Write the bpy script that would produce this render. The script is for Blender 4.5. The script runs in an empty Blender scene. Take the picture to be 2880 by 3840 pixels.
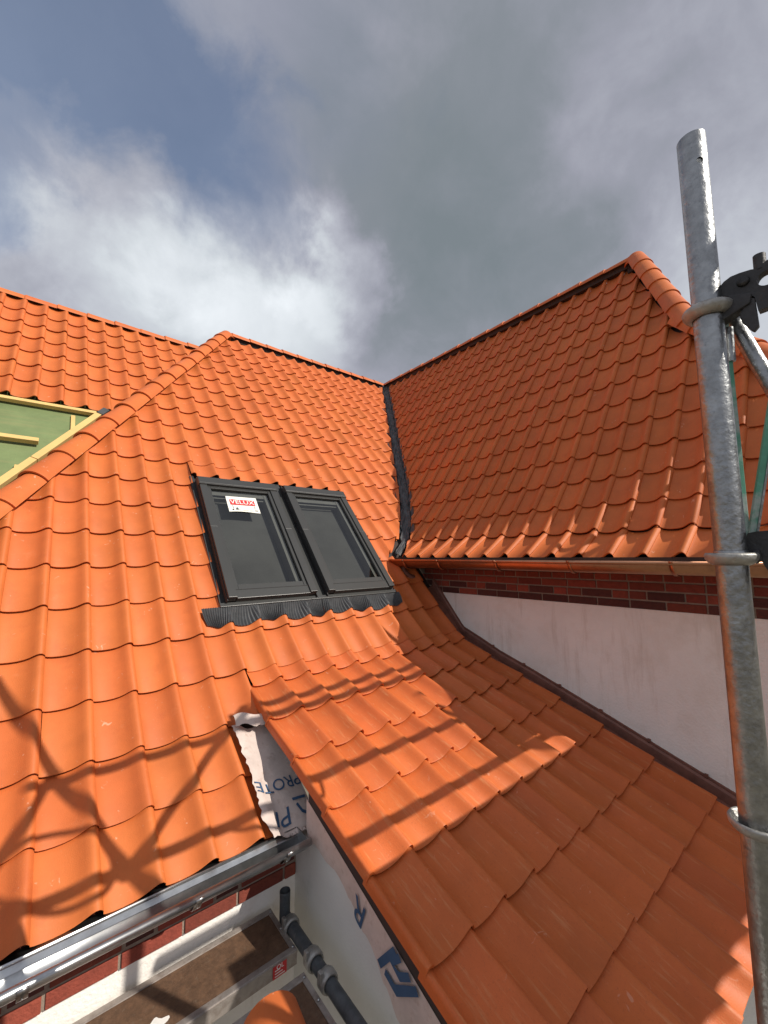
import bpy, bmesh, math, random
from mathutils import Vector, Matrix
random.seed(7)
S = 0.21                      # one tile cover width in metres; everything below is laid out in tile widths
scn = bpy.context.scene
COL = scn.collection
rad = math.radians

# ------------------------------------------------------------------ camera
cam_d = bpy.data.cameras.new('camera'); cam = bpy.data.objects.new('camera', cam_d); COL.objects.link(cam)
yaw, pit, rol = rad(39.59471), rad(5.92468), rad(-0.57584)
F = Vector((math.sin(yaw)*math.cos(pit), math.cos(yaw)*math.cos(pit), math.sin(pit)))
Rg = Vector((math.cos(yaw), -math.sin(yaw), 0)); Up = Rg.cross(F)
c_, s_ = math.cos(rol), math.sin(rol)
Rc = c_*Rg + s_*Up; Uc = -s_*Rg + c_*Up
cam.matrix_world = Matrix(((Rc.x, Uc.x, -F.x, 0), (Rc.y, Uc.y, -F.y, 0), (Rc.z, Uc.z, -F.z, 0), (0, 0, 0, 1)))
cam_d.sensor_fit = 'VERTICAL'; cam_d.sensor_height = 36.0; cam_d.lens = 36.0*1543.44/3840
cam_d.clip_start = 0.02; cam_d.clip_end = 3000
scn.camera = cam

# ------------------------------------------------------------------ light
SUN = Vector((0.625, -1.10, 1.0)).normalized()
sun_d = bpy.data.lights.new('sun', 'SUN'); sun = bpy.data.objects.new('sun', sun_d); COL.objects.link(sun)
sun_d.energy = 4.5; sun_d.angle = rad(0.35); sun_d.color = (1.0, 0.93, 0.83)
sun.rotation_euler = SUN.to_track_quat('Z', 'Y').to_euler()
sun.location = SUN*40
scn.view_settings.view_transform = 'Standard'; scn.view_settings.look = 'None'
scn.view_settings.gamma = 1.0; scn.view_settings.use_curve_mapping = False
scn.view_settings.exposure = 0.16

world = bpy.data.worlds.new('World'); scn.world = world; world.use_nodes = True
wn = world.node_tree; wn.nodes.clear()
def N(tree, typ, **kw):
    n = tree.nodes.new(typ)
    for k, v in kw.items():
        if k.startswith('i_'):
            key = k[2:]
            n.inputs[int(key) if key.isdigit() else key].default_value = v
        else: setattr(n, k, v)
    return n
def wl(a, b): wn.links.new(a, b)
def pix(x, y):
    v = Rc*((x-1440)/1543.44) + Uc*(-(y-1920)/1543.44) + F
    return v.normalized()
tc = N(wn, 'ShaderNodeTexCoord')
nz = N(wn, 'ShaderNodeTexNoise', noise_dimensions='3D'); nz.inputs['Scale'].default_value = 2.6; nz.inputs['Detail'].default_value = 7; nz.inputs['Roughness'].default_value = .55
wl(tc.outputs['Generated'], nz.inputs['Vector'])
nz2 = N(wn, 'ShaderNodeTexNoise'); nz2.inputs['Scale'].default_value = 6.0; nz2.inputs['Detail'].default_value = 8; nz2.inputs['Roughness'].default_value = .58; nz2.inputs['Distortion'].default_value = .25
wl(tc.outputs['Generated'], nz2.inputs['Vector'])
# sky direction, pushed about by the noise so that no cloud edge is round
sub = N(wn, 'ShaderNodeVectorMath', operation='SUBTRACT'); wl(nz.outputs['Color'], sub.inputs[0]); sub.inputs[1].default_value = (.5, .5, .5)
scl = N(wn, 'ShaderNodeVectorMath', operation='SCALE'); wl(sub.outputs[0], scl.inputs[0]); scl.inputs['Scale'].default_value = .30
sub2 = N(wn, 'ShaderNodeVectorMath', operation='SUBTRACT'); wl(nz2.outputs['Color'], sub2.inputs[0]); sub2.inputs[1].default_value = (.5, .5, .5)
scl2 = N(wn, 'ShaderNodeVectorMath', operation='SCALE'); wl(sub2.outputs[0], scl2.inputs[0]); scl2.inputs['Scale'].default_value = .26
ad = N(wn, 'ShaderNodeVectorMath', operation='ADD'); wl(tc.outputs['Generated'], ad.inputs[0]); wl(scl.outputs[0], ad.inputs[1])
ad2 = N(wn, 'ShaderNodeVectorMath', operation='ADD'); wl(ad.outputs[0], ad2.inputs[0]); wl(scl2.outputs[0], ad2.inputs[1])
nrm = N(wn, 'ShaderNodeVectorMath', operation='NORMALIZE'); wl(ad2.outputs[0], nrm.inputs[0])
def blob(px, py, r_in, r_out, gain):
    d = pix(px, py)
    dt = N(wn, 'ShaderNodeVectorMath', operation='DOT_PRODUCT'); wl(nrm.outputs[0], dt.inputs[0]); dt.inputs[1].default_value = d
    mr = N(wn, 'ShaderNodeMapRange', interpolation_type='SMOOTHSTEP')
    wl(dt.outputs['Value'], mr.inputs['Value'])
    mr.inputs['From Min'].default_value = math.cos(rad(r_out)); mr.inputs['From Max'].default_value = math.cos(rad(r_in))
    mr.inputs['To Min'].default_value = 0; mr.inputs['To Max'].default_value = gain
    return mr.outputs['Result']
def addv(lst):
    o = lst[0]
    for b in lst[1:]:
        m = N(wn, 'ShaderNodeMath', operation='ADD'); wl(o, m.inputs[0]); wl(b, m.inputs[1]); o = m.outputs[0]
    return o
# thickness of the cloud: a broad noise everywhere, thin towards the gap in the cover, deep grey in the rain cloud, white where it is sunlit
base = N(wn, 'ShaderNodeMapRange'); wl(nz.outputs['Fac'], base.inputs['Value'])
base.inputs['From Min'].default_value = .3; base.inputs['From Max'].default_value = .72; base.inputs['To Min'].default_value = .52; base.inputs['To Max'].default_value = .68
fine = N(wn, 'ShaderNodeMapRange'); wl(nz2.outputs['Fac'], fine.inputs['Value'])
fine.inputs['From Min'].default_value = .3; fine.inputs['From Max'].default_value = .7; fine.inputs['To Min'].default_value = -.07; fine.inputs['To Max'].default_value = .07
white = addv([blob(900, 1110, 2, 13, .17), blob(520, 1130, 3, 13, .10), blob(1250, 940, 1, 7, .12), blob(1230, 1060, 1, 8, .13), blob(1060, 1240, 2, 10, .10), blob(2880, 1200, 4, 17, .08)])
dark = addv([blob(1680, 1050, 4, 19, .13), blob(1900, 650, 4, 26, .12), blob(1500, 1330, 2, 10, .06), blob(1400, 520, 4, 22, .09), blob(1700, 50, 5, 26, .05), blob(2450, 150, 4, 20, .05), blob(2150, 1150, 3, 14, .06), blob(120, 420, 3, 20, .08), blob(1000, 250, 4, 18, .07)])
t0_ = N(wn, 'ShaderNodeMath', operation='ADD'); wl(base.outputs['Result'], t0_.inputs[0]); wl(fine.outputs['Result'], t0_.inputs[1])
t1 = N(wn, 'ShaderNodeMath', operation='ADD'); wl(t0_.outputs[0], t1.inputs[0]); wl(white, t1.inputs[1])
t2 = N(wn, 'ShaderNodeMath', operation='SUBTRACT'); wl(t1.outputs[0], t2.inputs[0]); wl(dark, t2.inputs[1])
ramp = N(wn, 'ShaderNodeValToRGB'); wl(t2.outputs[0], ramp.inputs['Fac'])
r = ramp.color_ramp
r.elements[0].position = .16; r.elements[0].color = (.185, .216, .240, 1)
r.elements[1].position = .95; r.elements[1].color = (.78, .82, .86, 1)
e = r.elements.new(.30); e.color = (.225, .248, .282, 1)
e = r.elements.new(.44); e.color = (.305, .315, .372, 1)
e = r.elements.new(.60); e.color = (.42, .435, .495, 1)
e = r.elements.new(.78); e.color = (.60, .64, .68, 1)
sky = N(wn, 'ShaderNodeTexSky', sky_type='NISHITA'); sky.sun_disc = False
sky.sun_elevation = math.asin(SUN.z); sky.sun_rotation = math.atan2(SUN.x, SUN.y)
bg_sky = N(wn, 'ShaderNodeBackground'); wl(sky.outputs[0], bg_sky.inputs['Color']); bg_sky.inputs['Strength'].default_value = .125
bg_cl = N(wn, 'ShaderNodeBackground'); wl(ramp.outputs[0], bg_cl.inputs['Color']); bg_cl.inputs['Strength'].default_value = 1.0
gap = addv([blob(290, 70, 1, 11, .72), blob(620, 300, 1, 11, .30), blob(880, 540, 1, 10, .46), blob(0, 650, 1, 8, .5), blob(1050, 120, 2, 14, .14)])
gm = N(wn, 'ShaderNodeMath', operation='MINIMUM'); wl(gap, gm.inputs[0]); gm.inputs[1].default_value = .75
gs = N(wn, 'ShaderNodeMath', operation='SUBTRACT'); gs.inputs[0].default_value = 1.0; wl(gm.outputs[0], gs.inputs[1])
mixw = N(wn, 'ShaderNodeMixShader'); wl(gs.outputs[0], mixw.inputs[0]); wl(bg_sky.outputs[0], mixw.inputs[1]); wl(bg_cl.outputs[0], mixw.inputs[2])
wo = N(wn, 'ShaderNodeOutputWorld'); wl(mixw.outputs[0], wo.inputs['Surface'])

# ------------------------------------------------------------------ materials
def mat(name, base, rough=.6, metal=0, spec=.5, var=0, nscale=8, namt=.12, bump=0, bscale=60, stain=None, streak=None, scuff=None):
    m = bpy.data.materials.new(name); m.use_nodes = True; t = m.node_tree
    b = t.nodes['Principled BSDF']; b.inputs['Roughness'].default_value = rough; b.inputs['Metallic'].default_value = metal
    b.inputs['Specular IOR Level'].default_value = spec
    L = t.links.new
    geo = N(t, 'ShaderNodeNewGeometry')
    n1 = N(t, 'ShaderNodeTexNoise'); n1.inputs['Scale'].default_value = nscale; n1.inputs['Detail'].default_value = 6; n1.inputs['Roughness'].default_value = .65
    L(geo.outputs['Position'], n1.inputs['Vector'])
    hsv = N(t, 'ShaderNodeHueSaturation'); hsv.inputs['Color'].default_value = (*base, 1)
    mr = N(t, 'ShaderNodeMapRange'); L(n1.outputs['Fac'], mr.inputs['Value'])
    mr.inputs['From Min'].default_value = .3; mr.inputs['From Max'].default_value = .7
    mr.inputs['To Min'].default_value = 1-namt; mr.inputs['To Max'].default_value = 1+namt
    val = mr.outputs['Result']
    if var:
        oi = N(t, 'ShaderNodeObjectInfo'); m2 = N(t, 'ShaderNodeMapRange'); L(oi.outputs['Random'], m2.inputs['Value'])
        m2.inputs['To Min'].default_value = 1-var; m2.inputs['To Max'].default_value = 1+var
        mm = N(t, 'ShaderNodeMath', operation='MULTIPLY'); L(val, mm.inputs[0]); L(m2.outputs['Result'], mm.inputs[1]); val = mm.outputs[0]
        wnz = N(t, 'ShaderNodeTexWhiteNoise', noise_dimensions='1D'); L(oi.outputs['Random'], wnz.inputs['W'])
        m3 = N(t, 'ShaderNodeMapRange'); L(wnz.outputs['Value'], m3.inputs['Value']); m3.inputs['To Min'].default_value = .498; m3.inputs['To Max'].default_value = .502
        L(m3.outputs['Result'], hsv.inputs['Hue'])
    L(val, hsv.inputs['Value'])
    out = hsv.outputs['Color']
    if stain:                                  # (colour, noise scale, threshold, softness, amount)
        cl, sc, th, so, am = stain
        n2 = N(t, 'ShaderNodeTexNoise'); n2.inputs['Scale'].default_value = sc; n2.inputs['Detail'].default_value = 5; n2.inputs['Roughness'].default_value = .7
        L(geo.outputs['Position'], n2.inputs['Vector'])
        m4 = N(t, 'ShaderNodeMapRange'); L(n2.outputs['Fac'], m4.inputs['Value']); m4.inputs['From Min'].default_value = th; m4.inputs['From Max'].default_value = th+so
        m4.inputs['To Max'].default_value = am
        mx = N(t, 'ShaderNodeMix', data_type='RGBA'); L(m4.outputs['Result'], mx.inputs['Factor']); L(out, mx.inputs['A']); mx.inputs['B'].default_value = (*cl, 1)
        out = mx.outputs['Result']
    if streak:                                 # (colour, stretch xyz, threshold, softness, amount)
        cl, st, th, so, am = streak
        mp = N(t, 'ShaderNodeMapping'); L(geo.outputs['Position'], mp.inputs['Vector']); mp.inputs['Scale'].default_value = st
        n3 = N(t, 'ShaderNodeTexNoise'); n3.inputs['Scale'].default_value = 1; n3.inputs['Detail'].default_value = 6; n3.inputs['Roughness'].default_value = .7
        L(mp.outputs[0], n3.inputs['Vector'])
        m5 = N(t, 'ShaderNodeMapRange'); L(n3.outputs['Fac'], m5.inputs['Value']); m5.inputs['From Min'].default_value = th; m5.inputs['From Max'].default_value = th+so
        m5.inputs['To Max'].default_value = am
        mx2 = N(t, 'ShaderNodeMix', data_type='RGBA'); L(m5.outputs['Result'], mx2.inputs['Factor']); L(out, mx2.inputs['A']); mx2.inputs['B'].default_value = (*cl, 1)
        out = mx2.outputs['Result']
    if scuff:                                  # (colour, noise scale, threshold, amount): small pale chips and smears
        cl, sc, th, am = scuff
        n4 = N(t, 'ShaderNodeTexNoise'); n4.inputs['Scale'].default_value = sc; n4.inputs['Detail'].default_value = 3; n4.inputs['Distortion'].default_value = 1.2
        L(geo.outputs['Position'], n4.inputs['Vector'])
        m6 = N(t, 'ShaderNodeMapRange'); L(n4.outputs['Fac'], m6.inputs['Value']); m6.inputs['From Min'].default_value = th; m6.inputs['From Max'].default_value = th+.05
        m6.inputs['To Max'].default_value = am
        mx3 = N(t, 'ShaderNodeMix', data_type='RGBA'); L(m6.outputs['Result'], mx3.inputs['Factor']); L(out, mx3.inputs['A']); mx3.inputs['B'].default_value = (*cl, 1)
        out = mx3.outputs['Result']
    L(out, b.inputs['Base Color'])
    if bump:
        nb = N(t, 'ShaderNodeTexNoise'); nb.inputs['Scale'].default_value = bscale; nb.inputs['Detail'].default_value = 4
        L(geo.outputs['Position'], nb.inputs['Vector'])
        bp = N(t, 'ShaderNodeBump'); bp.inputs['Strength'].default_value = bump; bp.inputs['Distance'].default_value = .004
        L(nb.outputs['Fac'], bp.inputs['Height']); L(bp.outputs[0], b.inputs['Normal'])
    return m

M = {}
M['tile'] = mat('terracotta', (.54, .139, .036), .56, spec=.28, var=.065, nscale=6, namt=.09, bump=.25, bscale=260, stain=((.62, .25, .12), 9, .62, .2, .35), streak=((.36, .075, .025), (5, 5, 3), .56, .22, .45), scuff=((.74, .46, .33), 26, .70, .45))
M['tile_dusty'] = mat('terracotta_dusty', (.52, .120, .030), .52, spec=.32, var=.075, nscale=5, namt=.09, bump=.25, bscale=240, stain=((.34, .085, .03), 120, .56, .12, .45), streak=((.62, .30, .13), (60, 5, 8), .55, .22, .6), scuff=((.74, .46, .33), 24, .70, .3))
M['brick'] = mat('brick', (.23, .047, .028), .85, var=.28, nscale=30, namt=.2, bump=.8, bscale=120, stain=((.12, .04, .03), 14, .6, .15, .6))
M['dark_brick_and_notch_shade'] = mat('dark_brick_and_notch_shade', (.09, .028, .022), .9, var=.2, nscale=30, namt=.2, bump=.8, bscale=120)  # dark bricks; also paints the shade of the brick notches
M['mortar'] = mat('mortar', (.27, .21, .165), .95, nscale=25, namt=.2, bump=.7, bscale=160)
M['plaster'] = mat('white_plaster', (.85, .815, .77), .9, nscale=2.2, namt=.06, bump=.9, bscale=70, stain=((.68, .60, .52), 3.5, .50, .25, .55), streak=((.50, .40, .32), (7, 7, .9), .56, .18, .5))
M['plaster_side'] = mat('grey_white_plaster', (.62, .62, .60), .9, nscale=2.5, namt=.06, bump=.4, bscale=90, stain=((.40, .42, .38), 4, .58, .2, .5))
M['lead'] = mat('lead_grey', (.060, .063, .067), .55, spec=.4, nscale=14, namt=.25, bump=.3, bscale=50, stain=((.12, .125, .13), 9, .55, .2, .5))
M['alu'] = mat('anthracite_aluminium', (.036, .037, .036), .36, spec=.5, nscale=4, namt=.06)
M['alu_edge'] = mat('anthracite_shadow_gap', (.018, .018, .019), .6)
def glass():
    m = bpy.data.materials.new('window_glass'); m.use_nodes = True; t = m.node_tree; t.nodes.clear()
    tr = N(t, 'ShaderNodeBsdfTransparent'); tr.inputs['Color'].default_value = (.66, .68, .67, 1)
    gl = N(t, 'ShaderNodeBsdfGlossy'); gl.inputs['Roughness'].default_value = .015; gl.inputs['Color'].default_value = (.95, .96, .97, 1)
    fr = N(t, 'ShaderNodeFresnel'); fr.inputs['IOR'].default_value = 1.6
    mx = N(t, 'ShaderNodeMixShader'); t.links.new(fr.outputs[0], mx.inputs[0]); t.links.new(tr.outputs[0], mx.inputs[1]); t.links.new(gl.outputs[0], mx.inputs[2])
    o = N(t, 'ShaderNodeOutputMaterial'); t.links.new(mx.outputs[0], o.inputs['Surface']); return m
M['glass'] = glass()
M['reveal'] = mat('window_reveal', (.19, .187, .175), .8)
M['interior'] = mat('dim_room_tone', (.085, .083, .079), .9, nscale=1.5, namt=.3)  # tone stands in for the dim room and the grey haze of the pane
M['zinc'] = mat('zinc', (.47, .48, .485), .33, metal=1, nscale=9, namt=.28, stain=((.33, .34, .36), 10, .55, .2, .5))
M['copper'] = mat('copper', (.50, .25, .15), .38, metal=1, nscale=12, namt=.2, stain=((.23, .11, .07), 12, .52, .22, .65))
M['copper_dark'] = mat('copper_brown', (.21, .088, .062), .5, metal=.2, nscale=12, namt=.25, stain=((.08, .045, .04), 10, .55, .2, .6))
M['galv'] = mat('galvanised', (.31, .32, .325), .36, metal=1, nscale=34, namt=.26, bump=.5, bscale=85, stain=((.16, .165, .18), 60, .55, .16, .6), streak=((.05, .05, .055), (45, 45, 190), .67, .05, .8))
M['galv_rust'] = mat('galvanised_worn', (.36, .355, .335), .5, metal=.7, nscale=30, namt=.25, bump=.4, bscale=120, stain=((.20, .12, .07), 28, .58, .14, .6))
M['steel_dark'] = mat('dark_steel', (.040, .040, .042), .55, metal=.35, nscale=30, namt=.3, bump=.4, bscale=120, stain=((.10, .065, .045), 25, .6, .15, .5))
M['green'] = mat('green_paint', (.09, .30, .21), .45, nscale=20, namt=.25, stain=((.42, .46, .44), 14, .48, .14, .85))
M['pine'] = mat('pine', (.64, .43, .16), .7, nscale=5, namt=.1, streak=((.55, .33, .13), (9, 9, 60), .55, .25, .6))
M['membrane_green'] = mat('green_underlay', (.15, .20, .08), .75, nscale=3, namt=.18, bump=.3, bscale=40, streak=((.25, .23, .10), (1.2, 14, 14), .5, .25, .5))
M['underlay'] = mat('dark_underlay', (.05, .035, .03), .95)
M['membrane'] = mat('membrane_paper', (.55, .455, .41), .8, nscale=9, namt=.12, bump=1.0, bscale=22, stain=((.40, .29, .24), 26, .54, .14, .6), streak=((.68, .60, .55), (30, 9, 30), .6, .1, .5))
M['ink'] = mat('blue_ink', (.035, .085, .17), .7)
M['ply'] = mat('brown_ply', (.115, .062, .034), .7, nscale=35, namt=.35, bump=.5, bscale=160, stain=((.16, .11, .075), 50, .58, .1, .6))
M['alu_deck'] = mat('deck_aluminium', (.40, .36, .33), .5, metal=.6, nscale=14, namt=.25, stain=((.20, .15, .12), 18, .5, .2, .6))
M['pvc'] = mat('dark_tube', (.060, .068, .075), .5, spec=.4, nscale=22, namt=.35, stain=((.17, .17, .16), 26, .62, .12, .5))
M['red'] = mat('red_print', (.55, .025, .03), .5)
M['sticker'] = mat('sticker_paper', (.80, .79, .72), .6)
M['ink_black'] = mat('black_ink', (.03, .03, .03), .6)
M['white_ink'] = mat('white_ink', (.82, .80, .76), .6)
M['ground'] = mat('ground', (.16, .14, .10), .95, nscale=1.2, namt=.3)
M['hole'] = mat('dark_bore', (.02, .02, .02), .8)

# ------------------------------------------------------------------ helpers
def V(*a): return Vector(a)
def tag(o, label=None, cat=None, group=None, kind=None):
    for k, v in (('label', label), ('category', cat), ('group', group), ('kind', kind)):
        if v: o[k] = v
    return o
def thing(name, loc, label, cat, group=None):
    o = bpy.data.objects.new(name, None); COL.objects.link(o); o.location = Vector(loc)*S; o.empty_display_size = .1
    return tag(o, label, cat, group, 'thing')
def world_loc(o):
    v = Vector((0, 0, 0))
    while o: v = v+o.location; o = o.parent
    return v
def link(name, me, parent=None, mx=None):
    """mx: world matrix in metres; parents carry location only"""
    o = bpy.data.objects.new(name, me); COL.objects.link(o)
    mx = mx or Matrix.Identity(4)
    if parent:
        o.parent = parent; mx = Matrix.Translation(-world_loc(parent)) @ mx
    o.matrix_basis = mx
    return o
def mesh(name, verts, faces, m, parent=None, smooth=False, bevel=0):
    """verts in tile widths, world position; origin set to the mesh's base centre"""
    xs = [v[0] for v in verts]; ys = [v[1] for v in verts]; zs = [v[2] for v in verts]
    o0 = Vector(((min(xs)+max(xs))/2, (min(ys)+max(ys))/2, min(zs)))
    me = bpy.data.meshes.new(name); me.from_pydata([tuple((Vector(v)-o0)*S) for v in verts], [], faces)
    bm = bmesh.new(); bm.from_mesh(me); bmesh.ops.recalc_face_normals(bm, faces=bm.faces)
    if bevel: bmesh.ops.bevel(bm, geom=bm.edges[:], offset=bevel*S, segments=2, profile=.6, affect='EDGES', clamp_overlap=True)
    bm.to_mesh(me); bm.free()
    if smooth: me.polygons.foreach_set('use_smooth', [True]*len(me.polygons))
    me.materials.append(m)
    return link(name, me, parent, Matrix.Translation(o0*S))
def obox(c, ax, ay, az, hx, hy, hz):
    c = Vector(c); vs = []
    for sx in (-1, 1):
        for sy in (-1, 1):
            for sz in (-1, 1): vs.append(tuple(c+ax*hx*sx+ay*hy*sy+az*hz*sz))
    return vs, [(0, 1, 3, 2), (4, 6, 7, 5), (0, 4, 5, 1), (2, 3, 7, 6), (0, 2, 6, 4), (1, 5, 7, 3)]
X, Y, Z = V(1, 0, 0), V(0, 1, 0), V(0, 0, 1)
def box(name, lo, hi, m, parent=None, bevel=0):
    lo, hi = Vector(lo), Vector(hi); h = (hi-lo)/2
    v, f = obox((lo+hi)/2, X, Y, Z, h.x, h.y, h.z)
    return mesh(name, v, f, m, parent, bevel=bevel)
def bar(name, a, b, w, t, m, parent=None, up=Z, bevel=0):
    a, b = Vector(a), Vector(b); d = (b-a); L = d.length; d.normalize(); s = d.cross(up).normalized(); n = s.cross(d)
    v, f = obox((a+b)/2, d, s, n, L/2, w/2, t/2)
    return mesh(name, v, f, m, parent, bevel=bevel)
def tube_geo(pts, r, seg=20, caps=True):
    pts = [Vector(p) for p in pts]; vs, fs = [], []
    pn = None
    for i, p in enumerate(pts):
        d = (pts[min(i+1, len(pts)-1)]-pts[max(i-1, 0)]).normalized()
        if pn is None: pn = d.orthogonal().normalized()
        pn = (pn-d*pn.dot(d)).normalized(); q = d.cross(pn)
        rr = r[i] if isinstance(r, (list, tuple)) else r
        for k in range(seg):
            a = 2*math.pi*k/seg; vs.append(tuple(p+(pn*math.cos(a)+q*math.sin(a))*rr))
    for i in range(len(pts)-1):
        for k in range(seg):
            a, b = i*seg+k, i*seg+(k+1) % seg; fs.append((a, b, b+seg, a+seg))
    if caps: fs.append(tuple(range(seg-1, -1, -1))); fs.append(tuple((len(pts)-1)*seg+k for k in range(seg)))
    return vs, fs
def tube(name, pts, r, m, parent=None, seg=20, caps=True):
    v, f = tube_geo(pts, r, seg, caps); o = mesh(name, v, f, m, parent, smooth=True)
    if caps:
        for p in o.data.polygons:
            if len(p.vertices) > 4: p.use_smooth = False
        bm = bmesh.new(); bm.from_mesh(o.data)
        for e in bm.edges:
            if any(len(fc.verts) > 4 for fc in e.link_faces): e.smooth = False
        bm.to_mesh(o.data); bm.free()
    return o
def lathe(name, prof, c, m, parent=None, seg=48, axis=Z, smooth=True):
    c = Vector(c); n = axis.normalized(); p = n.orthogonal().normalized(); q = n.cross(p); vs, fs = [], []
    for (r, h) in prof:
        for k in range(seg):
            a = 2*math.pi*k/seg; vs.append(tuple(c+n*h+(p*math.cos(a)+q*math.sin(a))*r))
    for i in range(len(prof)):
        j = (i+1) % len(prof)
        for k in range(seg): fs.append((i*seg+k, i*seg+(k+1) % seg, j*seg+(k+1) % seg, j*seg+k))
    return mesh(name, vs, fs, m, parent, smooth=smooth)
def prism(name, poly, n, t, m, parent=None, bevel=0):
    """poly: 3D outline; extruded along n by +-t/2"""
    k = len(poly); n = Vector(n).normalized(); vs = [tuple(Vector(p)+n*t/2) for p in poly]+[tuple(Vector(p)-n*t/2) for p in poly]
    fs = [tuple(range(k)), tuple(range(2*k-1, k-1, -1))]+[(i, (i+1) % k, k+(i+1) % k, k+i) for i in range(k)]
    return mesh(name, vs, fs, m, parent, bevel=bevel)
def text_mesh(name, body, size, mx, m, parent=None, shear=0, extr=0.0):
    cu = bpy.data.curves.new(name, 'FONT'); cu.body = body; cu.size = size*S; cu.align_x = 'CENTER'; cu.align_y = 'CENTER'; cu.shear = shear; cu.extrude = extr*S; cu.offset = 0.004*size*S
    tmp = bpy.data.objects.new('tmp_text', cu); COL.objects.link(tmp)
    dg = bpy.context.evaluated_depsgraph_get(); me = bpy.data.meshes.new_from_object(tmp.evaluated_get(dg))
    bpy.data.objects.remove(tmp); bpy.data.curves.remove(cu)
    me.materials.clear(); me.materials.append(m)
    return link(name, me, parent, mx)
def frame_mx(o, xa, ya):
    xa = Vector(xa).normalized(); za = xa.cross(Vector(ya)).normalized(); ya = za.cross(xa); o = Vector(o)*S
    return Matrix(((xa.x, ya.x, za.x, o.x), (xa.y, ya.y, za.y, o.y), (xa.z, ya.z, za.z, o.z), (0, 0, 0, 1)))

# ------------------------------------------------------------------ the pantile: one shared mesh, clones cut where a hip, valley or window needs it
LIP, TH = .105, .078
PROF = [(0, .050), (.05, .014), (.16, -.018), (.30, -.030), (.45, -.020), (.58, .016), (.68, .074), (.76, .142), (.83, .196), (.885, .216), (.935, .204), (.972, .164), (1.0, .104)]
OFF = -.075
def prof_h(u):
    u = u % 1.0
    for (a, ha), (b, hb) in zip(PROF, PROF[1:]):
        if a <= u <= b: return ha+(hb-ha)*(u-a)/(b-a)+OFF
    return OFF
def tile_geo(L=1.72, left_skirt=False, right_skirt=True):
    vs, fs, sm = [], [], []
    n = len(PROF)
    def put(lst):
        i = len(vs); vs.extend(lst); return i
    tilt = LIP/1.55
    rows = [(0.0, -.016), (.022, 0.0), (L, 0.0)]
    base_i = [put([(u, v, h+OFF+dh-tilt*v) for u, h in PROF]) for v, dh in rows]
    for a, b in zip(base_i, base_i[1:]):
        for k in range(n-1): fs.append((a+k, a+k+1, b+k+1, b+k)); sm.append(True)
    # front lip
    f0 = put([(u, 0.0, h+OFF-.016) for u, h in PROF]); f1 = put([(u, .028, h+OFF-TH) for u, h in PROF])
    for k in range(n-1): fs.append((f1+k, f1+k+1, f0+k+1, f0+k)); sm.append(False)
    # right edge of the roll, down to the next pan
    h = PROF[-1][1]+OFF
    i = put([(1.0, 0, h-.016), (1.0, L, h-tilt*L), (1.004, L, h-.10-tilt*L), (1.004, .012, h-.10)])
    fs.append((i, i+3, i+2, i+1)); sm.append(False)
    if left_skirt:
        h = PROF[0][1]+OFF
        lr = [(-.02, .03), (-.06, .055), (-.11, .06), (-.14, .035), (-.155, -.03), (-.16, -.17)]
        pr = [(0, PROF[0][1])]+[(a, PROF[0][1]+b) for a, b in lr]
        a = put([(u, 0, hh+OFF) for u, hh in pr]); b = put([(u, L, hh+OFF-tilt*L) for u, hh in pr])
        for k in range(len(pr)-1): fs.append((a+k, b+k, b+k+1, a+k+1)); sm.append(True)
        c = put([(u, 0, hh+OFF) for u, hh in pr]); d = put([(u+.02, .004, hh+OFF-TH) for u, hh in pr])
        for k in range(len(pr)-1): fs.append((c+k, c+k+1, d+k+1, d+k)); sm.append(False)
    return vs, fs, sm
def make_tile_mesh(name, m, **kw):
    vs, fs, sm = tile_geo(**kw); me = bpy.data.meshes.new(name)
    me.from_pydata([(a*S, b*S, c*S) for a, b, c in vs], [], fs); me.polygons.foreach_set('use_smooth', sm); me.materials.append(m)
    return me
TILE = make_tile_mesh('roof_tile', M['tile'])
TILE_D = make_tile_mesh('roof_tile_dusty', M['tile_dusty'])
TILE_V = make_tile_mesh('verge_tile', M['tile_dusty'], left_skirt=True)
def tile_matrix(p, ua, va):
    """p: low left corner of the tile (tile widths), ua across, va up the slope; a hair of unevenness"""
    ua = Vector(ua).normalized(); va = Vector(va).normalized(); na = ua.cross(va)
    p = Vector(p)+na*random.uniform(-.008, .008)+va*random.uniform(-.02, .02)
    q = random.gauss(0, .0045); ua2 = (ua+va*q).normalized(); va2 = na.cross(ua2)
    return Matrix(((ua2.x, va2.x, na.x, p.x*S), (ua2.y, va2.y, na.y, p.y*S), (ua2.z, va2.z, na.z, p.z*S), (0, 0, 0, 1)))
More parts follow.
